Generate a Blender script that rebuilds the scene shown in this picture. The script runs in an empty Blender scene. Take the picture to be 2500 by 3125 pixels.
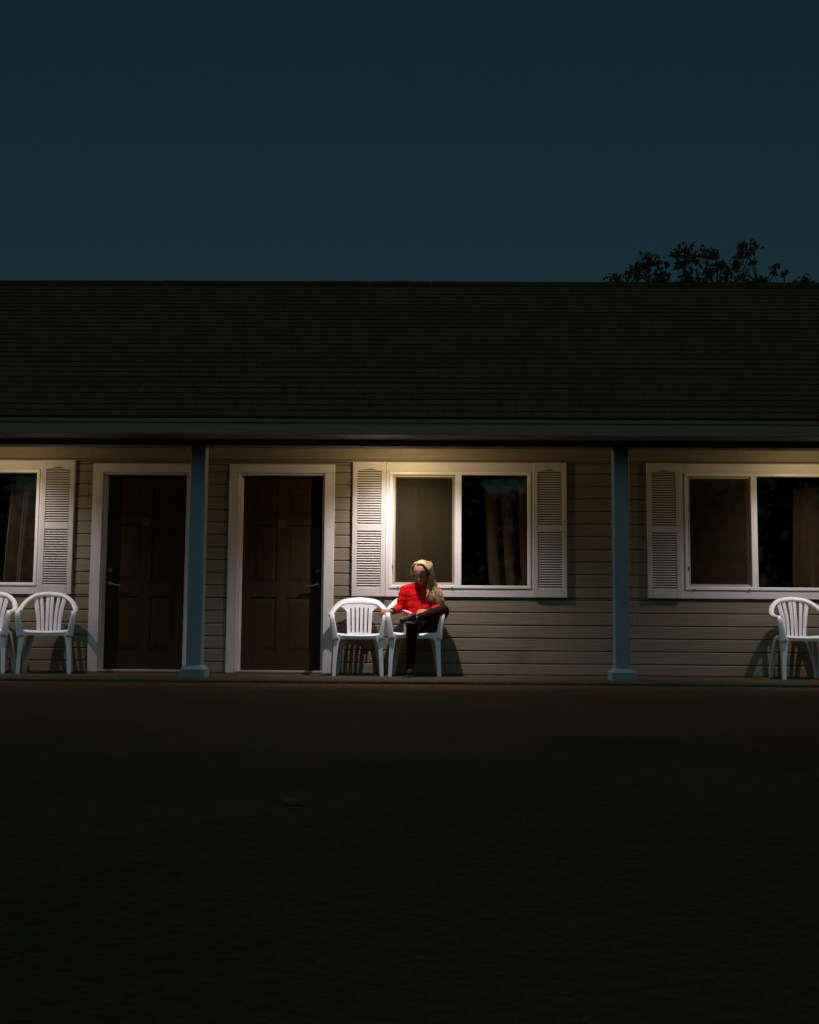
import bpy, bmesh, math, random
from mathutils import Vector, Matrix, noise as mnoise
random.seed(7)
S = bpy.context.scene
COL = S.collection
PI = math.pi
R = math.radians

# ------------------------------------------------------------------ camera
CAM_D, CAM_H, FPX = 12.37, 0.45, 3660.0          # metres from the wall, eye height, focal length in photo pixels
cam_d = bpy.data.cameras.new('camera')
cam = bpy.data.objects.new('camera', cam_d); COL.objects.link(cam)
cam_d.sensor_fit = 'HORIZONTAL'; cam_d.sensor_width = 36.0
cam_d.lens = 36.0 * FPX / 2500.0
cam_d.clip_start = 0.05; cam_d.clip_end = 600.0
CAM_R = Matrix.Rotation(R(0.9), 3, 'Z') @ Matrix.Rotation(R(90 + 5.62), 3, 'X') @ Matrix.Rotation(R(0.42), 3, 'Z')
cam.matrix_world = Matrix.Translation((0, -CAM_D, CAM_H)) @ CAM_R.to_4x4()
S.camera = cam

# ------------------------------------------------------------------ sky
world = bpy.data.worlds.new('World'); S.world = world; world.use_nodes = True
wn = world.node_tree; wn.nodes.clear()
sky = wn.nodes.new('ShaderNodeTexSky'); sky.sky_type = 'NISHITA'; sky.sun_disc = False
sky.sun_elevation = R(0.0); sky.sun_rotation = R(180); sky.altitude = 0; sky.air_density = 1.0; sky.dust_density = 0.0; sky.ozone_density = 4.4
tint = wn.nodes.new('ShaderNodeMix'); tint.data_type = 'RGBA'; tint.blend_type = 'MULTIPLY'; tint.inputs[0].default_value = 1.0
SKY_TINT = (1.33, 1.29, 0.585)
SKY_STRENGTH = 0.09
tint.inputs[7].default_value = (*SKY_TINT, 1)
bg = wn.nodes.new('ShaderNodeBackground'); bg.inputs[1].default_value = SKY_STRENGTH
wo = wn.nodes.new('ShaderNodeOutputWorld')
wn.links.new(sky.outputs[0], tint.inputs[6]); wn.links.new(tint.outputs[2], bg.inputs[0]); wn.links.new(bg.outputs[0], wo.inputs[0])

# last light of dusk coming from behind the camera: a very soft, weak, blue sun
sun_d = bpy.data.lights.new('dusk_sun', 'SUN'); sun_d.energy = 0.30; sun_d.angle = R(60); sun_d.color = (0.52, 0.92, 1.0)
sun = bpy.data.objects.new('dusk_sun', sun_d); COL.objects.link(sun)
sun.rotation_euler = (R(47), 0, R(-8))
sun.location = (0, -20, 12)

# ------------------------------------------------------------------ exposure
S.view_settings.view_transform = 'Standard'; S.view_settings.look = 'None'
S.view_settings.exposure = 0.0; S.view_settings.gamma = 1.0; S.view_settings.use_curve_mapping = False
S.render.engine = 'CYCLES'
S.cycles.use_denoising = True
S.cycles.max_bounces = 6; S.cycles.transparent_max_bounces = 16
S.cycles.sample_clamp_indirect = 4.0

# the porch lights (their builder is further down)
LAMP_X = (-4.36, -0.24, 3.90)
LAMP_K = (0.44, 1.0, 0.50)              # the outer bulbs are weaker
LAMP_Y, LAMP_Z = -0.75, 2.285
SPOT_W, GLOW_W = 146.0, 16.0
SPOT_C, GLOW_C = (1.0, 0.88, 0.865), (1.0, 0.74, 0.36)

# ------------------------------------------------------------------ helpers
def unproject(px, py, Y):
    """a point of the photograph as a point on the plane y = Y"""
    d = CAM_R @ Vector(((px - 1250) / FPX, -(py - 1562.5) / FPX, -1))
    t = (Y + CAM_D) / d.y
    return Vector((0, -CAM_D, CAM_H)) + d * t

def link(name, me, mat=None, parent=None, smooth=False):
    if mat is not None:
        me.materials.clear(); me.materials.append(mat)
    if smooth:
        me.polygons.foreach_set('use_smooth', [True] * len(me.polygons))
    o = bpy.data.objects.new(name, me); COL.objects.link(o)
    if parent is not None: o.parent = parent
    return o

def empty(name, loc=(0, 0, 0), rz=0.0, parent=None):
    o = bpy.data.objects.new(name, None); COL.objects.link(o)
    o.location = loc; o.rotation_euler = (0, 0, rz); o.empty_display_size = 0.1
    if parent is not None: o.parent = parent
    return o

def tag(o, label=None, cat=None, group=None, kind=None):
    if label: o['label'] = label
    if cat: o['category'] = cat
    if group: o['group'] = group
    if kind: o['kind'] = kind
    return o

class MB:
    def __init__(s): s.v, s.f = [], []
    def add(s, vs, fs):
        n = len(s.v); s.v += [tuple(p) for p in vs]; s.f += [tuple(i + n for i in q) for q in fs]; return s
    def box(s, x0, x1, y0, y1, z0, z1):
        return s.add([(x0,y0,z0),(x1,y0,z0),(x1,y1,z0),(x0,y1,z0),(x0,y0,z1),(x1,y0,z1),(x1,y1,z1),(x0,y1,z1)],
                     [(0,3,2,1),(4,5,6,7),(0,1,5,4),(1,2,6,5),(2,3,7,6),(3,0,4,7)])
    def cbox(s, x0, x1, y0, y1, z0, z1, c):
        """box whose front face (y0 side) has chamfered edges"""
        vs = [(x0,y1,z0),(x1,y1,z0),(x1,y1,z1),(x0,y1,z1), (x0,y0+c,z0),(x1,y0+c,z0),(x1,y0+c,z1),(x0,y0+c,z1),
              (x0+c,y0,z0+c),(x1-c,y0,z0+c),(x1-c,y0,z1-c),(x0+c,y0,z1-c)]
        fs = [(0,3,2,1),(8,9,10,11)]
        for a, b in ((0,4),(4,8)):
            for i in range(4):
                j = (i + 1) % 4; fs.append((a+i, a+j, b+j, b+i))
        return s.add(vs, fs)
    def loft(s, rings, cap=True, closed=True):
        n = len(rings[0]); base = len(s.v)
        for r in rings: s.v += [tuple(p) for p in r]
        for k in range(len(rings) - 1):
            for i in range(n if closed else n - 1):
                j = (i + 1) % n
                s.f.append((base+k*n+i, base+k*n+j, base+(k+1)*n+j, base+(k+1)*n+i))
        if cap and closed:
            s.f.append(tuple(base + i for i in reversed(range(n))))
            s.f.append(tuple(base + (len(rings)-1)*n + i for i in range(n)))
        return s
    def sweep(s, pts, widths, thick, ups, n=8, e=3.0):
        """superellipse section swept along pts: widths across, thick along the up vector"""
        pts = [Vector(p) for p in pts]; rings = []
        for k, p in enumerate(pts):
            t = (pts[min(k+1, len(pts)-1)] - pts[max(k-1, 0)]).normalized()
            up = Vector(ups[k] if isinstance(ups, list) else ups)
            side = t.cross(up).normalized(); up = side.cross(t).normalized()
            w = widths[k] if isinstance(widths, (list, tuple)) else widths
            h = thick[k] if isinstance(thick, (list, tuple)) else thick
            ring = []
            for i in range(n):
                a = 2 * PI * (i + .5) / n; c, q = math.cos(a), math.sin(a)
                x = math.copysign(abs(c) ** (2/e), c) * w / 2; y = math.copysign(abs(q) ** (2/e), q) * h / 2
                ring.append(p + side * x + up * y)
            rings.append(ring)
        return s.loft(rings)
    def tube(s, pts, radii, n=6):
        pts = [Vector(p) for p in pts]; rings = []
        for k, p in enumerate(pts):
            t = (pts[min(k+1, len(pts)-1)] - pts[max(k-1, 0)]).normalized()
            a = t.orthogonal().normalized() if k == 0 else (a - t * a.dot(t)).normalized()
            b = t.cross(a)
            r = radii[k] if isinstance(radii, (list, tuple)) else radii
            rings.append([p + (a * math.cos(2*PI*i/n) + b * math.sin(2*PI*i/n)) * r for i in range(n)])
        return s.loft(rings)
    def mesh(s, name='mesh'):
        me = bpy.data.meshes.new(name); me.from_pydata(s.v, [], s.f)
        bm = bmesh.new(); bm.from_mesh(me); bmesh.ops.recalc_face_normals(bm, faces=bm.faces); bm.to_mesh(me); bm.free()
        return me
    def build(s, name, mat, parent=None, smooth=False): return link(name, s.mesh(name), mat, parent, smooth)

def catmull(pts, n=6):
    pts = [Vector(p) for p in pts]; out = []
    P = [pts[0] * 2 - pts[1]] + pts + [pts[-1] * 2 - pts[-2]]
    for i in range(1, len(P) - 2):
        a, b, c, d = P[i-1], P[i], P[i+1], P[i+2]
        for k in range(n):
            t = k / n
            out.append(.5 * ((2*b) + (c - a) * t + (2*a - 5*b + 4*c - d) * t*t + (3*b - a - 3*c + d) * t**3))
    out.append(pts[-1]); return out

# ------------------------------------------------------------------ materials
def material(name, col, rough=0.6, spread=0.15, scale=(6, 6, 6), detail=4, bump=0.0, bump_scale=None, spec=0.3, col2=None, dirt=None, sheen=0.0, speck=None):
    m = bpy.data.materials.new(name); m.use_nodes = True; nt = m.node_tree; N = nt.nodes; L = nt.links
    b = N['Principled BSDF']; b.inputs['Roughness'].default_value = rough; b.inputs['Specular IOR Level'].default_value = spec
    if sheen: b.inputs['Sheen Weight'].default_value = sheen
    tc = N.new('ShaderNodeTexCoord'); mp = N.new('ShaderNodeMapping'); mp.inputs['Scale'].default_value = scale
    L.new(tc.outputs['Object'], mp.inputs[0])
    nz = N.new('ShaderNodeTexNoise'); nz.inputs['Scale'].default_value = 1.0; nz.inputs['Detail'].default_value = detail; nz.inputs['Roughness'].default_value = .62
    L.new(mp.outputs[0], nz.inputs['Vector'])
    cr = N.new('ShaderNodeValToRGB'); cr.color_ramp.elements[0].position = .3; cr.color_ramp.elements[1].position = .7
    c1 = col2 if col2 else tuple(min(1, c * (1 + spread)) for c in col)
    c0 = tuple(c * (1 - spread) for c in col) if not col2 else col
    cr.color_ramp.elements[0].color = (*c0, 1); cr.color_ramp.elements[1].color = (*c1, 1)
    L.new(nz.outputs['Fac'], cr.inputs[0]); out = cr.outputs[0]
    if dirt:   # (colour, threshold, scale): blotches of grime with a shape of their own
        dn = N.new('ShaderNodeTexNoise'); dn.inputs['Scale'].default_value = dirt[2]; dn.inputs['Detail'].default_value = 6
        L.new(tc.outputs['Object'], dn.inputs['Vector'])
        dr = N.new('ShaderNodeValToRGB'); dr.color_ramp.elements[0].position = dirt[1]; dr.color_ramp.elements[1].position = dirt[1] + .18
        L.new(dn.outputs['Fac'], dr.inputs[0])
        mx = N.new('ShaderNodeMix'); mx.data_type = 'RGBA'; L.new(dr.outputs[0], mx.inputs[0]); L.new(out, mx.inputs[6]); mx.inputs[7].default_value = (*dirt[0], 1)
        out = mx.outputs[2]
    if speck:  # (scale, low, high): fine aggregate
        sn = N.new('ShaderNodeTexVoronoi'); sn.inputs['Scale'].default_value = speck[0]; L.new(tc.outputs['Object'], sn.inputs['Vector'])
        sv = N.new('ShaderNodeSeparateColor'); L.new(sn.outputs['Color'], sv.inputs[0])
        sr = N.new('ShaderNodeMapRange'); sr.inputs['To Min'].default_value = speck[1]; sr.inputs['To Max'].default_value = speck[2]; L.new(sv.outputs[0], sr.inputs[0])
        mx = N.new('ShaderNodeMix'); mx.data_type = 'RGBA'; mx.blend_type = 'MULTIPLY'; mx.inputs[0].default_value = 1; L.new(out, mx.inputs[6]); L.new(sr.outputs[0], mx.inputs[7])
        out = mx.outputs[2]
    L.new(out, b.inputs['Base Color'])
    if bump:
        src = nz
        if bump_scale:
            m2 = N.new('ShaderNodeMapping'); m2.inputs['Scale'].default_value = bump_scale; L.new(tc.outputs['Object'], m2.inputs[0])
            src = N.new('ShaderNodeTexNoise'); src.inputs['Scale'].default_value = 1.0; src.inputs['Detail'].default_value = 5; L.new(m2.outputs[0], src.inputs['Vector'])
        bp = N.new('ShaderNodeBump'); bp.inputs['Strength'].default_value = bump; bp.inputs['Distance'].default_value = .01
        L.new(src.outputs['Fac'], bp.inputs['Height']); L.new(bp.outputs[0], b.inputs['Normal'])
    return m

M = {}
M['siding'] = material('siding_paint', (.215, .178, .132), .62, .13, (2.2, 8, 34), 5, .35, (3.5, 12, 95), .25, dirt=((.155, .127, .092), .60, 1.7))
M['trim'] = material('trim_paint', (.62, .588, .612), .5, .06, (3, 6, 18), 4, .25, (4, 30, 130), .3, dirt=((.52, .49, .47), .62, 2.3))
M['trim_v'] = material('trim_paint_upright', (.62, .588, .612), .5, .06, (18, 6, 3), 4, .25, (130, 30, 4), .3, dirt=((.52, .49, .47), .62, 2.3))
M['vinyl'] = material('white_vinyl', (.76, .74, .75), .35, .03, (4, 4, 4), 3, 0, None, .4, dirt=((.62, .58, .54), .66, 6))
M['screen_frame'] = material('beige_screen_frame', (.46, .41, .32), .5, .05, (5, 5, 5))
M['shutter'] = material('shutter_plastic', (.57, .535, .515), .48, .05, (5, 5, 12), 4, .15, (40, 40, 90), .3)
M['door'] = material('door_paint', (.034, .0245, .0095), .7, .16, (30, 6, 2.5), 4, .2, (90, 10, 5), .12)
M['post'] = material('post_paint', (.19, .26, .29), .5, .07, (14, 14, 3), 4, .2, (60, 60, 6), .3, dirt=((.16, .20, .21), .62, 5))
M['fascia'] = material('fascia_paint', (.19, .145, .10), .55, .10, (2, 8, 30), 4, .25, (2, 20, 80), .25, dirt=((.14, .105, .07), .60, 2))
M['beam'] = material('beam_paint', (.20, .165, .12), .6, .1, (2, 8, 30), 4, .2, (2, 20, 80))
M['soffit'] = material('soffit_paint', (.36, .32, .27), .65, .08, (2, 20, 2))
M['shingle'] = material('asphalt_shingle', (.112, .062, .026), .95, .12, (7, 7, 7), 6, .6, (160, 160, 160), .1)
M['ridge'] = material('ridge_cap', (.050, .030, .011), .95, .3, (7, 7, 7), 5, .5, (160, 160, 160), .1)
M['concrete'] = material('walkway_concrete', (.064, .049, .028), .9, .25, (3, 3, 3), 7, .4, (60, 60, 60), .15, dirt=((.045, .034, .020), .55, 4), speck=(90, .7, 1.3))
M['asphalt'] = material('parking_asphalt', (.100, .056, .025), .95, .22, (.9, .9, .9), 9, .3, (85, 85, 85), .08, dirt=((.062, .040, .017), .56, .55), speck=(60, .80, 1.2))
M['plastic'] = material('white_resin', (.84, .82, .875), .38, .03, (6, 6, 6), 4, .06, (180, 180, 180), .45, dirt=((.66, .63, .62), .66, 5))
M['metal'] = material('satin_steel', (.16, .17, .165), .45, .05, (20, 20, 20)); M['metal'].node_tree.nodes['Principled BSDF'].inputs['Metallic'].default_value = .9
M['dark_metal'] = material('aged_brass', (.10, .08, .05), .5, .1, (20, 20, 20)); M['dark_metal'].node_tree.nodes['Principled BSDF'].inputs['Metallic'].default_value = .6
M['threshold'] = material('worn_threshold', (.30, .26, .22), .55, .15, (3, 10, 10))
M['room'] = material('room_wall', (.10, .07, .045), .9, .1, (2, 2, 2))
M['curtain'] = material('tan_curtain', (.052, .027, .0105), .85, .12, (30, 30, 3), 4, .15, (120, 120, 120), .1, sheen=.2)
M['sign'] = material('door_sign', (.085, .075, .055), .6, .06, (20, 20, 20))
M['sign_red'] = material('door_sign_red', (.05, .018, .010), .6, .06, (20, 20, 20))
M['leaf'] = material('tree_leaf', (.060, .046, .020), .7, .3, (2, 2, 2), 3)
M['bark'] = material('tree_bark', (.060, .045, .028), .9, .3, (10, 10, 3), 5, .5, (40, 40, 8))
M['skin'] = material('skin', (.38, .20, .125), .55, .06, (20, 20, 20), 3, .05, (200, 200, 200), .35)
M['skin'].node_tree.nodes['Principled BSDF'].inputs['Subsurface Weight'].default_value = .08
M['sweater'] = material('red_knit', (.66, .006, .009), .85, .14, (14, 14, 14), 4, .25, (300, 300, 300), .10)
M['cuff'] = material('dark_cuff', (.025, .012, .012), .8, .1, (20, 20, 20))
M['legging'] = material('black_legging', (.011, .0075, .0055), .85, .2, (14, 14, 14), 4, .15, (240, 240, 240), .12)
M['shoe_dark'] = material('dark_shoe', (.022, .018, .015), .6, .15, (30, 30, 30))
M['shoe_grey'] = material('silver_shoe', (.055, .048, .038), .5, .35, (40, 40, 40), 3, .3, (120, 120, 120))
M['sole'] = material('pale_sole', (.26, .25, .22), .6, .15, (30, 30, 30))
M['eye'] = material('eye', (.02, .015, .012), .2, .1, (30, 30, 30))
M['lip'] = material('lip', (.36, .10, .09), .5, .05, (30, 30, 30))
M['zip'] = material('zip_tape', (.06, .004, .005), .6, .1, (30, 30, 30))
M['phone'] = material('pale_phone', (.62, .62, .66), .3, .03, (20, 20, 20))
M['paper'] = material('pale_scrap', (.075, .075, .075), .8, .2, (14, 14, 14), 4, .4, (60, 60, 60))
M['pebble'] = material('pebble', (.085, .070, .048), .9, .3, (9, 9, 9))
M['hair'] = material('blonde_hair', (.17, .10, .040), .38, .3, (70, 70, 12), 4, 0, None, .5, col2=(.78, .58, .33))

def emission(name, col, st):
    m = bpy.data.materials.new(name); m.use_nodes = True; nt = m.node_tree; nt.nodes.clear()
    e = nt.nodes.new('ShaderNodeEmission'); e.inputs[0].default_value = (*col, 1); e.inputs[1].default_value = st
    o = nt.nodes.new('ShaderNodeOutputMaterial'); nt.links.new(e.outputs[0], o.inputs[0]); return m
M['lamp_glass'] = emission('lit_lamp_glass', GLOW_C, 6.0)

def thin_glass(name, reflect=.05):
    m = bpy.data.materials.new(name); m.use_nodes = True; nt = m.node_tree; nt.nodes.clear(); L = nt.links
    tr = nt.nodes.new('ShaderNodeBsdfTransparent'); tr.inputs[0].default_value = (.82, .84, .80, 1)
    gl = nt.nodes.new('ShaderNodeBsdfGlossy'); gl.inputs['Roughness'].default_value = .03; gl.inputs[0].default_value = (1, 1, 1, 1)
    fr = nt.nodes.new('ShaderNodeFresnel')
    ge = nt.nodes.new('ShaderNodeNewGeometry'); io = nt.nodes.new('ShaderNodeMapRange'); io.inputs['To Min'].default_value = 2.05; io.inputs['To Max'].default_value = 1 / 2.05   # a thin pane: the same from both sides
    L.new(ge.outputs['Backfacing'], io.inputs[0]); L.new(io.outputs[0], fr.inputs[0])
    tc = nt.nodes.new('ShaderNodeTexCoord'); nz = nt.nodes.new('ShaderNodeTexNoise'); nz.inputs['Scale'].default_value = 2.2; nz.inputs['Detail'].default_value = 1
    L.new(tc.outputs['Object'], nz.inputs['Vector'])
    bp = nt.nodes.new('ShaderNodeBump'); bp.inputs['Strength'].default_value = .05; bp.inputs['Distance'].default_value = .02; L.new(nz.outputs['Fac'], bp.inputs['Height'])
    L.new(bp.outputs[0], gl.inputs['Normal'])
    mx = nt.nodes.new('ShaderNodeMixShader'); L.new(fr.outputs[0], mx.inputs[0]); L.new(tr.outputs[0], mx.inputs[1]); L.new(gl.outputs[0], mx.inputs[2])
    o = nt.nodes.new('ShaderNodeOutputMaterial'); L.new(mx.outputs[0], o.inputs[0]); return m
M['glass'] = thin_glass('window_glass')

def screen_mat():
    m = bpy.data.materials.new('insect_mesh'); m.use_nodes = True; nt = m.node_tree; nt.nodes.clear(); L = nt.links
    tr = nt.nodes.new('ShaderNodeBsdfTransparent'); di = nt.nodes.new('ShaderNodeBsdfDiffuse'); di.inputs[0].default_value = (.050, .040, .020, 1)
    tc = nt.nodes.new('ShaderNodeTexCoord'); nz = nt.nodes.new('ShaderNodeTexNoise'); nz.inputs['Scale'].default_value = 3.0; nz.inputs['Detail'].default_value = 4
    L.new(tc.outputs['Object'], nz.inputs['Vector'])
    mr = nt.nodes.new('ShaderNodeMapRange'); mr.inputs['To Min'].default_value = .40; mr.inputs['To Max'].default_value = .56; L.new(nz.outputs['Fac'], mr.inputs[0])
    mx = nt.nodes.new('ShaderNodeMixShader'); L.new(mr.outputs[0], mx.inputs[0]); L.new(tr.outputs[0], mx.inputs[1]); L.new(di.outputs[0], mx.inputs[2])
    o = nt.nodes.new('ShaderNodeOutputMaterial'); L.new(mx.outputs[0], o.inputs[0]); return m
M['screen'] = screen_mat()

# ------------------------------------------------------------------ ground and walkway
GZ = -0.028
BX0, BX1 = -7.6, 7.6                      # the building's ends
g = MB(); NX = 24
xs = [-150, -80, -40] + [-20 + 40 * i / NX for i in range(NX + 1)] + [40, 80, 150]
ys = [-150, -80, -40, -25] + [-18 + i * 1.0 for i in range(17)] + [0, 20, 60, 150]
g.v = [(x, y, GZ + (.012 * mnoise.noise(Vector((x * .4, y * .4, 0))) if -15 < y < -2.5 and abs(x) < 20 else 0)) for y in ys for x in xs]
g.f = [(j*len(xs)+i, j*len(xs)+i+1, (j+1)*len(xs)+i+1, (j+1)*len(xs)+i) for j in range(len(ys)-1) for i in range(len(xs)-1)]
tag(g.build('parking_lot', M['asphalt'], None, True), kind='structure')

w = MB()      # the walkway slab: a worn front edge
N = 150; top, lip, foot = [], [], []
for i in range(N + 1):
    x = BX0 - .2 + (BX1 - BX0 + .4) * i / N
    d = .010 * mnoise.noise(Vector((x * 3.1, 0, 0))) + .006 * mnoise.noise(Vector((x * 13, 5, 0)))
    top.append((x, -1.66 + d, 0.0)); lip.append((x, -1.685 + d, -.008)); foot.append((x, -1.692 + d * .5, -.08))
back = [(p[0], .02, 0.0) for p in top]
w.loft([back, top, lip, foot], closed=False)
tag(w.build('walkway', M['concrete'], None, True), kind='structure')

# ------------------------------------------------------------------ the motel building
B = empty('motel_building')
tag(B, 'long low motel building with tan lap siding, dark shingle roof and porch posts', 'building')

WZ = 2.40                                  # porch ceiling
WIN = [-5.537, -0.437, 2.600]              # left edges of the windows' casings
WW, WZ0, WZ1 = 1.517, .79, 2.182           # window casing width, bottom, top
DOORS = [(-3.385, -2.497, 'left'), (-1.962, -1.075, 'right')]   # opening, side of the handle
DH = 2.062; CW = .105                      # door opening height, casing width

blocked = [(x, x + WW, WZ0, WZ1) for x in WIN] + [(a - CW, b + CW, -.01, DH + .092) for a, b, _ in DOORS]
opens = [(x + .035, x + WW - .035, .875, 2.085) for x in WIN] + [(a, b, -.01, DH) for a, b, _ in DOORS]

def free(z, rects, x0=BX0, x1=BX1):
    segs = [(x0, x1)]
    for a, b, c, d in rects:
        if c < z < d:
            out = []
            for p, q in segs:
                if b <= p or a >= q: out.append((p, q)); continue
                if a > p: out.append((p, a))
                if b < q: out.append((b, q))
            segs = out
    return segs

sheath = MB()
zb = sorted({-.01, 2.6} | {r[2] for r in opens} | {r[3] for r in opens})
for z0, z1 in zip(zb[:-1], zb[1:]):
    for a, b in free((z0 + z1) / 2, opens): sheath.box(a, b, .0, .12, z0, z1)
wall = sheath.build('siding_wall', M['siding'], B)

STEP, Z0 = .1305, .118 - .1305
SID = -.022
def board(a, b, z0, z1):
    c = .010
    m = MB()
    j0, j1 = random.uniform(-.0012, .0012), random.uniform(-.0012, .0012)
    prof0 = [(-.001, z0+.002), (SID + j0, z0+.002), (SID - .001 + j0, z0+.006), (SID + .001 + j0, z1 - .016), (SID + .011, z1 - .003), (-.001, z1 - .001)]
    prof1 = [(y + (j1 - j0 if y < -.002 else 0), z) for y, z in prof0]
    m.loft([[(a + .0007, y, z) for y, z in prof0], [(b - .0007, y, z) for y, z in prof1]])
    return m.build('siding_board', M['siding'], wall)
k = 0
while True:
    z0 = Z0 + k * STEP; z1 = z0 + STEP
    if z0 > 2.42: break
    z0c = max(z0, .004)
    # cut the board round every casing it runs into
    cuts = sorted({z0c, z1} | {z for r in blocked for z in r[2:] if z0c + .012 < z < z1 - .012})
    spans = {}
    for a_, b_ in zip(cuts[:-1], cuts[1:]):
        for sgm in free((a_ + b_) / 2, blocked): spans.setdefault(sgm, []).append((a_, b_))
    for (a, b), zz in spans.items():
        lo, hi = min(z for z, _ in zz), max(z for _, z in zz)
        if b - a < .02: continue
        while b - a > 4.9:
            c = a + random.uniform(2.6, 4.4); board(a, c, lo, hi); a = c
        board(a, b, lo, hi)
    k += 1

# other walls, rooms behind the windows
shell = MB()
shell.box(BX0, BX0 + .12, .12, 6.1, -.05, 2.6).box(BX1 - .12, BX1, .12, 6.1, -.05, 2.6).box(BX0, BX1, 6.0, 6.12, -.05, 2.6)
shell.build('outer_wall', M['siding'], B)
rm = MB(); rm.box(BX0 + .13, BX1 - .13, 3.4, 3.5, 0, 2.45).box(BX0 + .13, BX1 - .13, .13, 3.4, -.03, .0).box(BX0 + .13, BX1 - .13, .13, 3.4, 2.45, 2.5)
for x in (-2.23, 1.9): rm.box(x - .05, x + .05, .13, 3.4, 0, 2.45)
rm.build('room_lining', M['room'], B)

# -------- doors
def door(a, b, side):
    s = -1 if side == 'left' else 1       # where the handle is
    fr = MB(); t = .018                    # jambs and head of the reveal
    fr.box(a + .001, a + t, -.020, .135, .0, DH - .001).box(b - t, b - .001, -.020, .135, .0, DH - .001).box(a + t, b - t, -.020, .135, DH - t, DH - .001)
    fr.box(a + t, a + t + .012, .075, .086, .02, DH - t).box(b - t - .012, b - t, .075, .086, .02, DH - t)   # stops
    d = MB()
    x0, x1, y0, y1, z0, z1 = a + t + .003, b - t - .003, .088, .132, .028, DH - t - .004
    W = x1 - x0
    st = .115; mid = .11
    cols = [(x0 + st, x0 + W/2 - mid/2), (x0 + W/2 + mid/2, x1 - st)]
    rows = [(z0 + .19, z0 + .19 + .56), (z0 + .19 + .56 + .155, z0 + 1.50), (z0 + 1.50 + .10, z1 - .115)]
    xb = [x0, cols[0][0], cols[0][1], cols[1][0], cols[1][1], x1]
    zbk = [z0, rows[0][0], rows[0][1], rows[1][0], rows[1][1], rows[2][0], rows[2][1], z1]
    for i in range(5):
        for j in range(7):
            pan = i in (1, 3) and j in (1, 3, 5)
            d.box(xb[i], xb[i+1], y0 + (.009 if pan else 0), y1, zbk[j], zbk[j+1])
    D = d.build('door', M['door'], B)
    tag(D, 'dark brown six-panel door with lever handle on its %s side' % side)
    for c in cols:
        for r in rows:
            p = MB(); i = .012
            p.loft([[(c[0]+i, y0+.0085, r[0]+i), (c[1]-i, y0+.0085, r[0]+i), (c[1]-i, y0+.0085, r[1]-i), (c[0]+i, y0+.0085, r[1]-i)],
                    [(c[0]+.05, y0+.004, r[0]+.05), (c[1]-.05, y0+.004, r[0]+.05), (c[1]-.05, y0+.004, r[1]-.05), (c[0]+.05, y0+.004, r[1]-.05)]])
            p.build('door_panel', M['door'], D)
    fr.build('door_frame', M['trim_v'], D)
    for bx in ((a - CW, a, 0.002, DH), (b, b + CW, 0.002, DH), (a - CW, b + CW, DH + .001, DH + .092)):
        MB().cbox(bx[0], bx[1], -.038, -.0005, bx[2], bx[3], .003).build('casing_board', M['trim'] if bx[1]-bx[0] > .5 else M['trim_v'], D)
    MB().cbox(a + .001, b - .001, -.045, .14, .001, .026, .006).build('threshold', M['threshold'], D)
    hx = (a + .072) if s < 0 else (b - .068)
    def disc(r, ya, yb, z, name, par, mat='metal'):
        m = MB(); rings = []
        for rr, y in ((r, ya), (r, ya + (yb - ya) * .6), (r * .8, yb)):
            rings.append([(hx + rr * math.cos(2*PI*i/20), y, z + rr * math.sin(2*PI*i/20)) for i in range(20)])
        m.loft(rings); return m.build(name, M[mat], par, True)
    disc(.030, y0 + .001, y0 - .020, 1.045, 'deadbolt', D)
    disc(.033, y0 + .001, y0 - .016, .905, 'handle_rose', D)
    lv = MB(); lv.tube([(hx, y0 - .01, .905), (hx, y0 - .055, .905)], .011, 10)
    lv.sweep(catmull([(hx + s * .012, y0 - .055, .908), (hx - s * .03, y0 - .056, .905), (hx - s * .085, y0 - .052, .890), (hx - s * .125, y0 - .048, .886)], 4), .022, .013, (0, -1, 0), 8)
    lv.build('door_handle', M['metal'], D, True)
    sg = MB(); cx, cz = (a + b) / 2 + (-.018 if s < 0 else -.012), 1.545
    sg.box(cx - .04, cx + .04, y0 - .004, y0 - .0005, cz - .04, cz + .04)
    SG = sg.build('door_sign', M['sign'], D)
    ring = MB(); n = 28      # a ring with a slash
    for r0, r1 in ((.022, .030),):
        ring.v = [(cx + r * math.cos(2*PI*i/n), y, cz + r * math.sin(2*PI*i/n)) for r, y in ((r0, y0-.0045), (r1, y0-.0045), (r1, y0-.0058), (r0, y0-.0058)) for i in range(n)]
        ring.f = [(q*n+i, q*n+(i+1) % n, ((q+1) % 4)*n+(i+1) % n, ((q+1) % 4)*n+i) for q in range(4) for i in range(n)]
    ring.sweep([(cx - .019, y0 - .0052, cz + .019), (cx + .019, y0 - .0052, cz - .019)], .007, .0013, (0, -1, 0), 4)
    ring.build('sign_print', M['sign_red'], D)
    return D
for a, b, s in DOORS: door(a, b, s)

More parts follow.
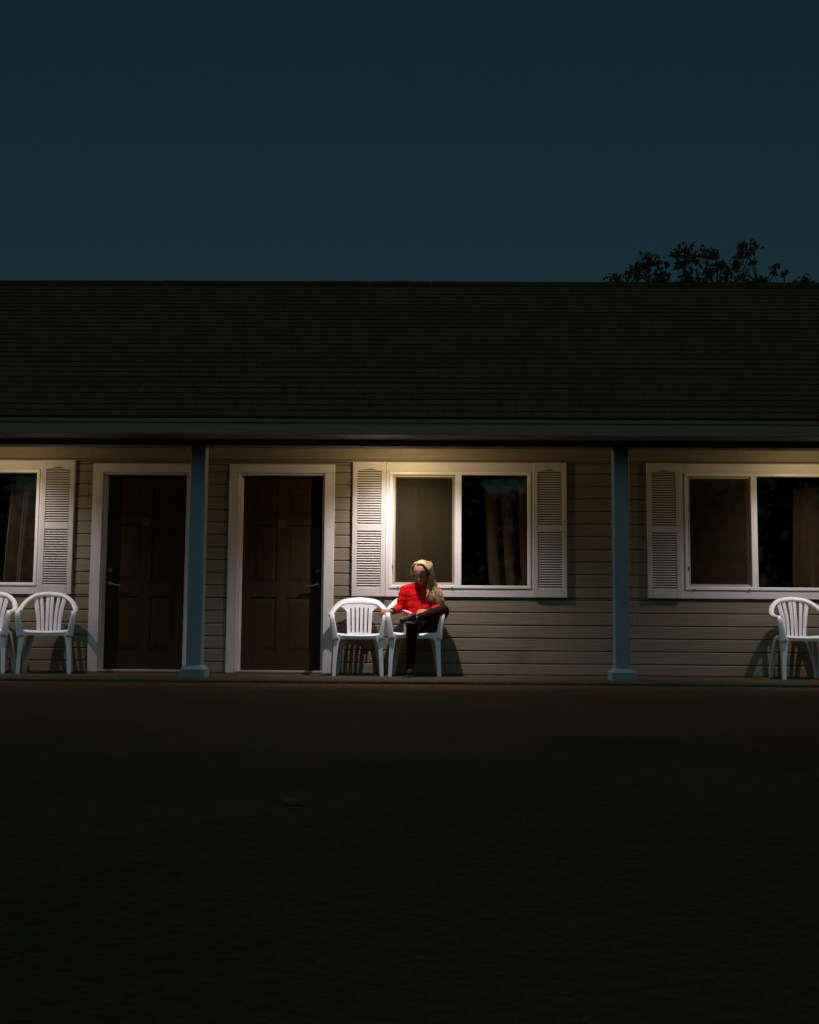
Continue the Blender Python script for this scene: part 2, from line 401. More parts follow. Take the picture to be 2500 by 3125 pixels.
# -------- windows
def window(x):
    F = MB()
    x0, x1, z0, z1 = x + .037, x + WW - .022, .877, 2.083      # vinyl frame
    f = .032; yf, yb = -.050, .03
    F.cbox(x0, x1, yf, yb, z1 - f, z1, .004).cbox(x0, x1, yf, yb, z0, z0 + f, .004)
    F.cbox(x0, x0 + f, yf, yb, z0 + f, z1 - f, .004).cbox(x1 - f, x1, yf, yb, z0 + f, z1 - f, .004)
    W_ = F.build('window', M['vinyl'], B)
    xm = x + .750                                               # meeting stile
    MB().cbox(xm - .032, xm + .032, yf + .002, yb, z0 + f, z1 - f, .004).build('meeting_stile', M['vinyl'], W_)
    for r in ((x + .001, x + WW - .001, 2.084, WZ1), (x + .001, x + WW - .001, WZ0, .876)):
        MB().cbox(r[0], r[1], -.040, -.0005, r[2], r[3], .003).build('casing_board', M['trim'], W_)
    for r in ((x + .001, x + .036), (x + WW - .021, x + WW - .001)):
        MB().cbox(r[0], r[1], -.040, -.0005, .877, 2.083, .003).build('casing_board', M['trim_v'], W_)
    # left sash behind an insect screen, right fixed pane
    sx0, sx1, sz0, sz1 = x0 + f, xm - .032, z0 + f, z1 - f
    sf = MB(); q = .024
    for r in ((sx0, sx1, sz1 - q, sz1), (sx0, sx1, sz0, sz0 + q), (sx0, sx0 + q, sz0 + q, sz1 - q), (sx1 - .010, sx1, sz0 + q, sz1 - q)):
        sf.cbox(r[0], r[1], -.030, -.012, r[2], r[3], .003)
    scf = sf.build('screen_frame', M['screen_frame'], W_)
    MB().add([(sx0 + q, -.020, sz0 + q), (sx1 - .010, -.020, sz0 + q), (sx1 - .010, -.020, sz1 - q), (sx0 + q, -.020, sz1 - q)], [(0, 1, 2, 3)]).build('insect_screen', M['screen'], W_)
    ss = MB(); q2 = .032
    for r in ((sx0, sx1, sz1 - q2, sz1), (sx0, sx1, sz0, sz0 + q2), (sx0, sx0 + q2, sz0 + q2, sz1 - q2), (sx1 - q2, sx1, sz0 + q2, sz1 - q2)):
        ss.box(r[0], r[1], -.004, .022, r[2], r[3])
    ss.build('sash', M['vinyl'], W_)
    for (a, b, c, d, y) in ((sx0 + q2, sx1 - q2, sz0 + q2, sz1 - q2, .009), (xm + .032, x1 - f, sz0, sz1, -.018)):
        MB().add([(a, y, c), (b, y, c), (b, y, d), (a, y, d)], [(0, 1, 2, 3)]).build('pane', M['glass'], W_)
    cl = MB(); cl.cbox(sx0 - .001, sx0 + .010, -.056, -.0505, 1.075, 1.115, .002); cl.build('latch', M['dark_metal'], W_)
    for dx in (.085, .64): MB().cbox(x0 + dx, x0 + dx + .016, yf - .006, yf + .002, z0 + .001, z0 + .014, .002).build('weep_hole_cover', M['dark_metal'], W_)
    return W_
for x in WIN: window(x)

# -------- shutters
SHW = .346
def shutter_meshes():
    f = MB(); z0, z1 = .0, WZ1 - WZ0; st = .049
    y0, y1 = -.062, -.024
    lo, hi = (.088, .672), (.732, 1.305)
    f.cbox(0, st, y0, y1, z0, z1, .004).cbox(SHW - st, SHW, y0, y1, z0, z1, .004)
    f.cbox(st, SHW - st, y0, y1, z0, lo[0], .004).cbox(st, SHW - st, y0, y1, lo[1], hi[0], .004)
    # arched top rail
    n = 14; bot = []
    for i in range(n + 1):
        u = i / n; xx = st + (SHW - 2 * st) * u
        bump = .5 - .5 * math.cos(2 * PI * u)
        bot.append((xx, hi[1] - .004 + .021 * bump ** 1.4))
    ring0 = [(x, y0 + .002, z) for x, z in bot] + [(SHW - st, y0 + .002, z1), (st, y0 + .002, z1)]
    ring1 = [(x, y1, z) for x, z in bot] + [(SHW - st, y1, z1), (st, y1, z1)]
    f.loft([ring0, ring1])
    lv = MB()
    wv = SHW - 2 * st - .001
    lv.add([(0, -.017, -.0090), (wv, -.017, -.0090), (wv, .003, .0085), (0, .003, .0085), (0, -.014, -.0108), (wv, -.014, -.0108), (wv, .006, .0070), (0, .006, .0070)],
           [(0,1,2,3),(4,7,6,5),(0,4,5,1),(1,5,6,2),(2,6,7,3),(3,7,4,0)])
    return f.mesh('shutter'), lv.mesh('louver'), (lo, hi, st)
shm, lvm, (slo, shi, sst) = shutter_meshes()
shm.materials.append(M['shutter']); lvm.materials.append(M['shutter'])
for x in (WIN[0] + WW + .001, WIN[1] - SHW - .001, WIN[1] + WW + .001, WIN[2] - SHW - .001, WIN[2] + WW + .001, WIN[0] - SHW - .001):
    o = bpy.data.objects.new('shutter', shm); COL.objects.link(o); o.parent = B; o.location = (x, 0, WZ0)
    for lo, hi in (slo, (shi[0], shi[1] + .012)):
        n = 23; stp = (hi - lo) / n
        for i in range(n):
            l = bpy.data.objects.new('louver', lvm); COL.objects.link(l); l.parent = o
            l.location = (sst + .0005, -.044, lo + stp * (i + .5)); l.rotation_euler = (R(random.uniform(-1, 1)), 0, 0)

# -------- spigot under the window
sp = MB(); q = unproject(1129, 1948, -.06)
sp.tube([(q.x, -.02, q.z + .01), (q.x, -.07, q.z + .008), (q.x - .002, -.085, q.z - .012), (q.x - .002, -.087, q.z - .030)], [.012, .010, .010, .011], 10)
sp.tube([(q.x, -.055, q.z + .008), (q.x, -.055, q.z + .022)], .005, 8)
sp.tube([(q.x - .024, -.055, q.z + .024), (q.x, -.055, q.z + .020), (q.x + .024, -.055, q.z + .034)], .006, 8)
sp.build('water_spigot', M['dark_metal'], B, True)

# -------- porch posts, beam, ceiling, fascia
PY = -1.075
for px in (-6.17, -2.18, 1.815, 5.80):
    p = MB(); h = .072
    sec = lambda r, c, z: [(px + sx * (r - (c if k else 0)), PY + sy * (r - (0 if k else c)), z) for sx, sy, k in
                           ((-1,-1,0),(-1,-1,1),(1,-1,1),(1,-1,0),(1,1,0),(1,1,1),(-1,1,1),(-1,1,0))]
    p.loft([sec(h, .006, .09), sec(h, .006, 2.18)])
    P_ = p.build('porch_post', M['post'], B)
    b_ = MB(); b_.loft([sec(.118, .012, .0005), sec(.118, .012, .072), sec(.084, .012, .104), sec(.076, .006, .112)])
    b_.build('post_base', M['post'], P_)
bm_ = MB(); bm_.cbox(BX0, BX1, -1.148, -1.002, 2.178, WZ + .02, .006)
bm_.build('porch_beam', M['beam'], B)
MB().box(BX0, BX1, -1.0, .0, WZ, WZ + .02).build('porch_ceiling', M['soffit'], B)
MB().box(BX0 - .3, BX1 + .3, -1.545, -1.150, 2.236, 2.250).build('eave_soffit', M['fascia'], B)
fa = MB(); fa.loft([[(x, y, z) for y, z in ((-1.548, 2.219), (-1.575, 2.217), (-1.578, 2.221), (-1.578, 2.322), (-1.590, 2.327), (-1.593, 2.352), (-1.587, 2.362), (-1.548, 2.362))] for x in (BX0 - .3, BX1 + .3)])
fa.build('fascia_board', M['fascia'], B)

# -------- roof: courses of shingles
EY, EZ, RY, RZ = -1.60, 2.372, 2.3, 4.765
sl = Vector((0, RY - EY, RZ - EZ)); LEN = sl.length; sl.normalize(); nrm = Vector((0, -sl.z, sl.y))
deck = MB()
X0, X1 = BX0 - .3, BX1 + .3
a0 = Vector((0, EY + .02, EZ - .002)); a1 = Vector((0, RY, RZ - .014))
BY = 2 * RY - EY
deck.loft([[(X0, a0.y, a0.z), (X0, a1.y, a1.z), (X0, BY, EZ), (X0, BY, EZ - .05), (X0, RY, RZ - .16), (X0, a0.y, a0.z - .03)],
           [(X1, a0.y, a0.z), (X1, a1.y, a1.z), (X1, BY, EZ), (X1, BY, EZ - .05), (X1, RY, RZ - .16), (X1, a0.y, a0.z - .03)]])
roof = deck.build('roof', M['shingle'], B)
for gx in (BX0, BX1 - .12):
    gb = MB(); gb.loft([[(gx, .0, 2.5), (gx, RY, RZ - .2), (gx, 6.1, 2.5)], [(gx + .12, .0, 2.5), (gx + .12, RY, RZ - .2), (gx + .12, 6.1, 2.5)]])
    gb.build('gable_wall', M['siding'], B)
NC = 30; ex = (LEN - .04) / NC
for k in range(NC):
    m = MB(); x = X0 - random.uniform(0, .3)
    while x < X1:
        wd = random.choice((.15, .22, .30, .30, .36)); xa, xb_ = max(x, X0), min(x + wd, X1)
        if xb_ - xa > .01:
            th = random.uniform(.0055, .0085); drop = random.uniform(0, .003); lift = random.uniform(0, .002)
            o = Vector((0, EY, EZ)) + sl * (k * ex - drop)
            p0 = o + nrm * (th + .006 + lift); p1 = o + sl * (ex + .02) + nrm * .003; p2 = o + nrm * -.002
            m.add([(xa + .002, p2.y, p2.z), (xb_ - .002, p2.y, p2.z), (xb_ - .002, p0.y, p0.z), (xa + .002, p0.y, p0.z), (xb_ - .002, p1.y, p1.z), (xa + .002, p1.y, p1.z)],
                  [(0, 1, 2, 3), (3, 2, 4, 5), (0, 3, 5), (1, 4, 2)])
        x += wd
    m.build('shingle_course', M['shingle'], roof)
rc = MB(); x = X0
while x < X1:
    xb_ = min(x + .24, X1); t = random.uniform(.0, .006)
    pr = [Vector((0, RY, RZ)) - sl * .16 + nrm * (.022 + t), Vector((0, RY - .03, RZ + .022 + t)), Vector((0, RY + .03, RZ + .022 + t)), Vector((0, RY + .16 * sl.y, RZ - .16 * sl.z + .02)),
          Vector((0, RY + .16 * sl.y, RZ - .16 * sl.z - .01)), Vector((0, RY, RZ - .03)), Vector((0, RY, RZ)) - sl * .16 - nrm * .004]
    rc.loft([[(x + .001, p.y, p.z) for p in pr], [(xb_ - .001, p.y, p.z) for p in pr]])
    x = xb_
rc.build('ridge_cap', M['ridge'], roof)

# -------- porch lights, hidden behind the beam
for lx, lk in zip(LAMP_X, LAMP_K):
    b_ = MB(); ring = lambda r, z: [(lx + r * math.cos(2*PI*i/24), LAMP_Y + r * math.sin(2*PI*i/24), z) for i in range(24)]
    b_.loft([ring(.085, WZ - .0005), ring(.085, WZ - .025), ring(.07, WZ - .035)])
    PL = b_.build('porch_light', M['dark_metal'], B, True)
    gshade = MB(); gshade.loft([ring(.068, WZ - .036), ring(.072, WZ - .06), ring(.062, WZ - .088), ring(.035, WZ - .104)])
    gshade.build('glass_shade', M['lamp_glass'], PL, True)
    ld = bpy.data.lights.new('porch_bulb', 'SPOT'); ld.energy = SPOT_W * lk; ld.color = SPOT_C; ld.spot_size = R(121); ld.spot_blend = 1.0; ld.shadow_soft_size = .014
    lo = bpy.data.objects.new('porch_bulb', ld); COL.objects.link(lo); lo.parent = PL; lo.location = (lx, LAMP_Y, LAMP_Z); lo.rotation_euler = (R(12), 0, 0)
    ld = bpy.data.lights.new('porch_glow', 'POINT'); ld.energy = GLOW_W * lk; ld.color = GLOW_C; ld.shadow_soft_size = .02
    lo = bpy.data.objects.new('porch_glow', ld); COL.objects.link(lo); lo.parent = PL; lo.location = (lx, LAMP_Y, LAMP_Z - .03)

# ------------------------------------------------------------------ curtains in the rooms
def curtain(x0t, x1t, x0b, x1b, ztop, label, zb=.55, y=.24, folds=6.0, ph=0.0, amp=.035):
    c = MB(); nx, nz_ = 70, 14; v = []
    for j in range(nz_ + 1):
        t = j / nz_; z = ztop + (zb - ztop) * t
        for i in range(nx + 1):
            u = i / nx
            xa = x0t + (x0b - x0t) * t; xb_ = x1t + (x1b - x1t) * t
            yy = y + amp * math.sin(u * folds * 2 * PI + ph + .5 * math.sin(3 * t)) * (.7 + .3 * t) + .01 * math.sin(u * 41 + 3 * t)
            v.append((xa + (xb_ - xa) * u, yy, z))
    front = v; back_ = [(p[0], p[1] + .004, p[2]) for p in v]
    n = nx + 1
    fs = [(j*n+i, j*n+i+1, (j+1)*n+i+1, (j+1)*n+i) for j in range(nz_) for i in range(nx)]
    off = len(front)
    c.v = front + back_; c.f = fs + [tuple(q + off for q in reversed(f)) for f in fs]
    edge = [(j*n, (j+1)*n, (j+1)*n+off, j*n+off) for j in range(nz_)] + [(j*n+nx, j*n+nx+off, (j+1)*n+nx+off, (j+1)*n+nx) for j in range(nz_)]
    edge += [(i, i+off, i+1+off, i+1) for i in range(nx)] + [(nz_*n+i, nz_*n+i+1, nz_*n+i+1+off, nz_*n+i+off) for i in range(nx)]
    c.f += edge
    return tag(c.build('curtain', M['curtain'], None, True), label, 'curtain', 'curtains behind the motel windows')
cx = lambda px, Y=.24: unproject(px, 1600, Y).x
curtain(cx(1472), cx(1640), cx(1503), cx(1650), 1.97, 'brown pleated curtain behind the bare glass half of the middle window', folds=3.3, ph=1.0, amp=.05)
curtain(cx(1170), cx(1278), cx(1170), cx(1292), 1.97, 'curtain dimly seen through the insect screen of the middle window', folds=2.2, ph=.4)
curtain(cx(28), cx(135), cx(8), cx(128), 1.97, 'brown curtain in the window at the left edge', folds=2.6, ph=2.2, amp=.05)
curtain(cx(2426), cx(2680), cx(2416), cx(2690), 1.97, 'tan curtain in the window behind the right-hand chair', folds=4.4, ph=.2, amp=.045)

# ------------------------------------------------------------------ resin chairs
def chair_parts(kind):
    """local frame: the chair faces -y, feet on z = 0"""
    parts = []
    hw = .262
    # seat: dished sheet with a rolled front lip
    s = MB(); nx, ny = 16, 14; top = []
    for j in range(ny + 1):
        v = j / ny; y = -.235 + .43 * v; hwid = .225 - .045 * v
        for i in range(nx + 1):
            u = 2 * i / nx - 1
            z = .432 - .028 * (1 - u * u) * min(1, .30 + 1.1 * v) - .012 * v
            if v < .12: z -= .020 * (1 - v / .12) ** 2
            top.append((u * hwid, y, z))
    n = nx + 1
    bot = [(p[0], p[1] + .004, p[2] - .012) for p in top]; off = len(top)
    fs = [(j*n+i, j*n+i+1, (j+1)*n+i+1, (j+1)*n+i) for j in range(ny) for i in range(nx)]
    s.v = top + bot; s.f = fs + [tuple(q + off for q in reversed(f)) for f in fs]
    s.f += [(j*n, (j+1)*n, (j+1)*n+off, j*n+off) for j in range(ny)] + [(j*n+nx, j*n+nx+off, (j+1)*n+nx+off, (j+1)*n+nx) for j in range(ny)]
    s.f += [(i, i+off, i+1+off, i+1) for i in range(nx)] + [(ny*n+i, ny*n+i+1, ny*n+i+1+off, ny*n+i+off) for i in range(nx)]
    # front apron and side skirts, arching between the legs
    ap = []
    for i in range(nx + 1):
        u = 2 * i / nx - 1
        zt = .432 - .028 * (1 - u * u) * .3 - .020 + .001
        dz = .036 + .075 * max(0, (abs(u) - .62) / .38) ** 2.2
        ap.append((u * .225, -.240, zt, zt - dz))
    s.loft([[(x, y + .003, zt), (x, y - .004, zt - .006), (x, y - .001, zb_), (x, y + .006, zb_)] for x, y, zt, zb_ in ap])
    for sg in (-1, 1):
        s.loft([[(sg * (.225 - .045 * v), y, .424 - .010 * v), (sg * (.232 - .045 * v), y, .42 - .010 * v), (sg * (.230 - .045 * v), y, .385 - .012 * v), (sg * (.224 - .045 * v), y, .385 - .012 * v)]
                for v, y in [(q / 6, -.235 + .43 * q / 6) for q in range(7)]])
    parts.append(('seat', s))
    # hoop: back rim that runs forward into the arms
    if kind == 'slot':
        half = [(.268, -.215, .600), (.283, -.09, .615), (.280, .06, .640), (.240, .165, .700), (.165, .215, .752), (.0, .235, .768)]
        rimw = [.050, .056, .060, .066, .074, .080]
    else:
        half = [(.246, -.205, .598), (.266, -.09, .606), (.262, .05, .640), (.216, .160, .715), (.130, .225, .772), (.0, .250, .790)]
        rimw = [.046, .052, .052, .052, .050, .050]
    Lp = catmull(half, 6); path = [Vector((-p.x, p.y, p.z)) for p in Lp] + [p for p in reversed(Lp[:-1])]
    m_ = len(Lp) - 1
    def rw(i):
        t = (i if i <= m_ else 2 * m_ - i) / m_ * (len(rimw) - 1); a = int(min(t, len(rimw) - 2)); return rimw[a] + (rimw[a+1] - rimw[a]) * (t - a)
    ups = []
    for i, p in enumerate(path):
        t = (i if i <= m_ else 2 * m_ - i) / m_
        ups.append(Vector((0, -.75 * t, 1 - .55 * t)).normalized() + Vector((math.copysign(.25, p.x) if abs(p.x) > .05 else 0, 0, 0)))
    h = MB(); h.sweep(path, [rw(i) for i in range(len(path))], .032, ups, 12, 2.6)
    def hoop_at(x):
        best = min(path[m_ // 2: m_ * 2 - m_ // 2 + 1], key=lambda p: abs(p.x - x)); return best
    nb = 6
    slots = []
    if kind == 'slot':
        # one curved sheet with five narrow slots
        topx, botx = .138, .124
        gw = .013
        rows_ = 12
        def sheet(u0, u1, v0, v1, nv):
            # u in -1..1 across, v 0..1 upwards
            rings = []
            for q in range(nv + 1):
                v = v0 + (v1 - v0) * q / nv
                ring = []
                for (u, d) in ((u0, 0), (u1, 0), (u1, .009), (u0, .009)):
                    wd = botx + (topx - botx) * v + .095 * (max(0, v - .72) / .28) ** 1.6 * abs(u) ** 3 + .012 * max(0, .12 - v) / .12
                    x = u * wd
                    y = .178 + .040 * v - .018 * math.sin(PI * v) - .9 * x * x + d
                    z = .392 + (.764 - .392) * v + (-.9 * x * x if v > .75 else 0)
                    ring.append((x, y, z))
                rings.append(ring)
            h.loft(rings)
        us = [(-.667 + .3335 * i) for i in range(5)]
        for u0, u1 in zip([-1.0] + [u + .052 for u in us], [u - .052 for u in us] + [1.0]):
            nsub = 2 if (u0 == -1.0 or u1 == 1.0) else 1
            for q in range(nsub): sheet(u0 + (u1-u0) * q / nsub, u0 + (u1-u0) * (q+1) / nsub, .12, .82, 14)
        for q in range(10): 
            sheet(-1 + .2 * q, -1 + .2 * (q + 1), .818, 1.03, 5); sheet(-1 + .2 * q, -1 + .2 * (q + 1), -.02, .122, 3)
    else:
        for i in range(nb):
            u = -1 + 2 * i / (nb - 1)
            tp = hoop_at(u * .142); bt = Vector((u * .098, .178, .405))
            md = (tp + bt) / 2 + Vector((-u * .012, -.020, 0))
            pts = catmull([tp + Vector((0, .002, .004)), md, bt], 6)
            outer = i in (0, nb - 1)
            h.sweep(pts, [(.044 if outer else .034) - (.010 if outer else .005) * q / (len(pts) - 1) for q in range(len(pts))], .011, (0, -1, .15), 8, 4)
        # fillets below the rim and a bottom rail
        h.sweep([(-.125, .186, .405), (0, .190, .392), (.125, .186, .405)], .03, .012, (0, -1, 0), 8, 4)
    parts.append(('backrest', h))
    # arm posts with the front legs; rear legs
    for sg in (-1, 1):
        a = MB()
        pts = catmull([(sg*.266, -.212, .604), (sg*.264, -.238, .565), (sg*.248, -.248, .470), (sg*.232, -.252, .360)], 5)
        a.sweep(pts, [.044 + .022 * (q / (len(pts) - 1)) for q in range(len(pts))], [.030 - .012 * (q / (len(pts) - 1)) for q in range(len(pts))], (0, -1, 0), 12, 4.0)
        parts.append(('arm_support', a))
    for sg in (-1, 1):
        a = MB()     # front leg: an angle section, wide at the seat
        rings = []
        for q in range(9):
            t = q / 8; z = .412 * (1 - t)
            wx = .030 * (1 - t) ** 2.2 + .036; dy = .060 * (1 - t) + .038
            xo = sg * (.246 + .012 * t); yo = -.246 - .030 * t; th = .008
            xi = xo - sg * wx
            rings.append([(xo, yo, z), (xi, yo + .004, z), (xi, yo + .004 + th, z), (xo - sg * th, yo + th, z), (xo - sg * th, yo + dy, z), (xo, yo + dy, z)])
        a.loft(rings); parts.append(('leg', a))
    for sg in (-1, 1):
        a = MB(); rings = []
        for q in range(9):
            t = q / 8; z = .405 * (1 - t)
            wx = .040 * (1 - t) + .036; dy = .055 * (1 - t) + .038
            xo = sg * (.200 + .045 * t + .012 * math.sin(PI * t)); yo = .200 + .055 * t; th = .008
            xi = xo - sg * wx
            rings.append([(xo, yo, z), (xi, yo - .003, z), (xi, yo - .003 - th, z), (xo - sg * th, yo - th, z), (xo - sg * th, yo - dy, z), (xo, yo - dy, z)])
        a.loft(rings); parts.append(('leg', a))
    return parts

def chair_set(kind, spots):
    proto = [(nm, p.mesh(nm)) for nm, p in chair_parts(kind)]
    for nm, me in proto:
        me.materials.append(M['plastic']); me.polygons.foreach_set('use_smooth', [True] * len(me.polygons))
        if nm in ('leg', 'seat', 'backrest'):
            me.set_sharp_from_angle(angle=R(40))
    for (x, y, rz, sc, label) in spots:
        r = empty('resin_armchair', (x, y, 0), R(rz)); r.scale = (sc, sc, sc)
        tag(r, label, 'chair', 'white resin chairs along the wall')
        for nm, me in proto:
            o = bpy.data.objects.new(nm, me); COL.objects.link(o); o.parent = r
chair_set('slot', [(-.685, -.355, 2.0, .97, 'empty white resin armchair with narrow slots in its back, beside the seated person'),
                   (-.118, -.375, -1.0, 1.0, 'white resin armchair that the person in red sits on')])
chair_set('slat', [(-3.79, -.42, 13.0, 1.0, 'white resin chair with slatted back between left window and left door'),
                   (-4.40, -.42, 6.0, 1.0, 'white slatted resin chair cut off by the left edge of the photo'),
                   (3.68, -.40, 0.0, 1.0, 'white slatted resin chair under the right-hand window')])

# ------------------------------------------------------------------ the person
def hull_mesh(groups, voxel, smooth=6, name='body', subtract=None):
    """each group is a list of (centre, radius): the hull of its spheres; everything is fused by a voxel remesh"""
    bm = bmesh.new()
    for gsp in groups:
        b2 = bmesh.new()
        for c, r in gsp:
            rr = r if isinstance(r, (tuple, list)) else (r, r, r)
            seg = bmesh.ops.create_icosphere(b2, subdivisions=2, radius=1.0)
            for v in seg['verts']: v.co = Vector((v.co.x * rr[0], v.co.y * rr[1], v.co.z * rr[2])) + Vector(c)
        if len(gsp) > 1:
            ret = bmesh.ops.convex_hull(b2, input=b2.verts[:])
            bmesh.ops.delete(b2, geom=list({e for e in ret['geom_interior'] + ret['geom_unused'] if isinstance(e, bmesh.types.BMVert)}), context='VERTS')
        t = bpy.data.meshes.new('t'); b2.to_mesh(t); b2.free(); bm.from_mesh(t); bpy.data.meshes.remove(t)
    me = bpy.data.meshes.new(name); bm.to_mesh(me); bm.free()
    o = bpy.data.objects.new('t', me); COL.objects.link(o)
    md = o.modifiers.new('r', 'REMESH'); md.mode = 'VOXEL'; md.voxel_size = voxel
    if smooth: s_ = o.modifiers.new('s', 'SMOOTH'); s_.factor = .5; s_.iterations = smooth
    dg = bpy.context.evaluated_depsgraph_get(); out = bpy.data.meshes.new_from_object(o.evaluated_get(dg))
    bpy.data.objects.remove(o); bpy.data.meshes.remove(me); out.name = name
    return out
def chain(pts): return [[pts[i], pts[i+1]] for i in range(len(pts) - 1)]
U = lambda px, py, Y: unproject(px, py, Y + .10)
PEL, ABD = U(1288, 1908, -.37), U(1284, 1862, -.36)
CHE, NEC = U(1282, 1822, -.34), U(1285, 1789, -.37)
HD = U(1289, 1747, -.43)
RS, RE, RW = U(1236, 1801, -.355), U(1219, 1858, -.37), U(1196, 1866, -.545)
LS, LE, LW = U(1334, 1806, -.345), U(1345, 1852, -.42), U(1309, 1868, -.60)
RH, RK, RA = U(1270, 1914, -.40), U(1258, 1899, -.735), U(1251, 2042, -.700)
LH, LK, LA = U(1308, 1912, -.42), U(1351, 1866, -.640), U(1276, 1886, -.815)

# head frame: looks down and a little to the picture's left
hf = Vector((-.34, -.76, -.58)).normalized(); hr = hf.cross(Vector((-.06, 0, 1))).normalized(); hu = hr.cross(hf).normalized()
def Hd(x, y, z): return HD + hr * x + hu * z + hf * y      # x: picture's left is negative, y forward, z up
hr = -hr if hr.x < 0 else hr
head = [[(Hd(0, -.022, .030), .082), (Hd(0, .012, .028), .078)],
        [(Hd(0, .03, .02), .066), (Hd(.022, .050, -.045), .038), (Hd(-.022, .050, -.045), .038), (Hd(0, .066, -.078), .026)],
        [(Hd(0, .088, .012), .009), (Hd(0, .108, -.026), .0125)], [(Hd(.010, .096, -.030), .009), (Hd(-.010, .096, -.030), .009)],
        [(Hd(.030, .076, .022), .010), (Hd(-.030, .076, .022), .010)],                 # brow
        [(Hd(.018, .083, -.056), .009), (Hd(-.018, .083, -.056), .009)],               # mouth
        [(Hd(0, .078, -.083), .018)],                                                   # chin
        [(Hd(.078, -.008, -.002), (.010, .018, .028))], [(Hd(-.078, -.008, -.002), (.010, .018, .028))]]
neck = [[(Hd(0, -.015, -.04), .052), (NEC + Vector((0, .01, -.01)), .056)]]
torso = lambda g: [[(RS + Vector((.03, 0, 0)), .052 + g), (LS - Vector((.03, 0, 0)), .052 + g), (CHE + Vector((-.07, .0, 0)), .085 + g), (CHE + Vector((.07, .0, 0)), .085 + g), (NEC + Vector((0, .01, -.01)), .050 + g)],
                    [(CHE + Vector((-.07, 0, 0)), .085 + g), (CHE + Vector((.07, 0, 0)), .085 + g), (ABD + Vector((-.06, 0, 0)), .085 + g), (ABD + Vector((.06, 0, 0)), .085 + g)],
                    [(ABD + Vector((-.06, 0, 0)), .085 + g), (ABD + Vector((.06, 0, 0)), .085 + g), (PEL + Vector((-.07, 0, 0)), .092 + g), (PEL + Vector((.07, 0, 0)), .092 + g)],
                    [(CHE + Vector((-.058, -.036, -.022)), .054 + g), (CHE + Vector((-.045, -.02, .03)), .05 + g)], [(CHE + Vector((.058, -.036, -.022)), .054 + g), (CHE + Vector((.045, -.02, .03)), .05 + g)]]
arms = lambda g: chain([(RS, .046 + g), (RE, .036 + g)]) + chain([(RE, .037 + g), (RE.lerp(RW, .35), .036 + g), (RW, .023 + g)]) + \
                 chain([(LS, .046 + g), (LE, .036 + g)]) + chain([(LE, .037 + g), (LE.lerp(LW, .35), .036 + g), (LW, .023 + g)])
legs = lambda g: chain([(RH, .082 + g), (RH.lerp(RK, .5), .070 + g), (RK, .052 + g)]) + chain([(RK, .051 + g), (RK.lerp(RA, .3), .053 + g), (RA, .032 + g)]) + \
                 chain([(LH, .082 + g), (LH.lerp(LK, .5), .078 + g), (LK, .066 + g)]) + chain([(LK, .064 + g), (LK.lerp(LA, .35), .055 + g), (LA, .033 + g)])
# hands
def hand(wrist, fwd, up, side, curl, thumb_side, spread=1.0):
    """palm along fwd, back of the hand towards up; four bent fingers and a thumb"""
    fwd = fwd.normalized(); up = (up - fwd * up.dot(fwd)).normalized(); sd = fwd.cross(up).normalized() * thumb_side
    out = [[(wrist, .022), (wrist + fwd * .045 + sd * .020, .017), (wrist + fwd * .045 - sd * .020, .016), (wrist + fwd * .082 + sd * .026, .012), (wrist + fwd * .078 - sd * .028, .011)]]
    tips = []
    for i, (off, ln) in enumerate(((.028, .066), (.0095, .074), (-.0095, .068), (-.028, .054))):
        p = wrist + fwd * .080 + sd * off * spread; d = fwd.copy(); ax = d.cross(up).normalized(); seg = [(p, .0092)]
        for k, (f, c) in enumerate(((.42, curl[0]), (.32, curl[1]), (.26, curl[2]))):
            d = Matrix.Rotation(-c * (1 + .06 * i), 3, ax) @ d
            p = p + d * ln * f; seg.append((p, .0088 - .0009 * (k + 1)))
        out += chain(seg); tips.append(p)
    q0 = wrist + fwd * .022 + sd * .022
    q1 = q0 + (fwd * .55 + sd * .75 - up * .25).normalized() * .036; q2 = q1 + (fwd * .85 + sd * .2 - up * .5).normalized() * .028; q3 = q2 + (fwd * .9 - sd * .1 - up * .4).normalized() * .022
    out += chain([(q0, .013), (q1, .0105), (q2, .0095), (q3, .008)])
    return out
RHD = hand(RW, Vector((-.75, -.62, .02)), Vector((.05, -.25, 1)), None, (.35, .75, .6), 1)
LHD = hand(LW, Vector((-.92, -.22, .05)), Vector((-.1, -.55, .75)), None, (.30, .55, .45), -1)
feet = [[(RA, .031), (RA + Vector((.0, .02, -.035)), .028)], [(RA + Vector((0, .02, -.04)), .026), (RA + Vector((.012, -.12, -.062)), .026)],
        [(LA, .031), (LA + (LA - LK).normalized() * .04, .028)], [(LA + (LA - LK).normalized() * .02, .026), (U(1240, 1890, -.94), .024)]]
body_me = hull_mesh(head + neck + torso(-.004) + arms(-.006) + legs(-.005) + RHD + LHD + feet, .0048, 3, 'person')
person = link('person', body_me, M['skin'], None, True)
tag(person, 'person with long blonde hair in a red top, seated with one ankle over the knee', 'person')

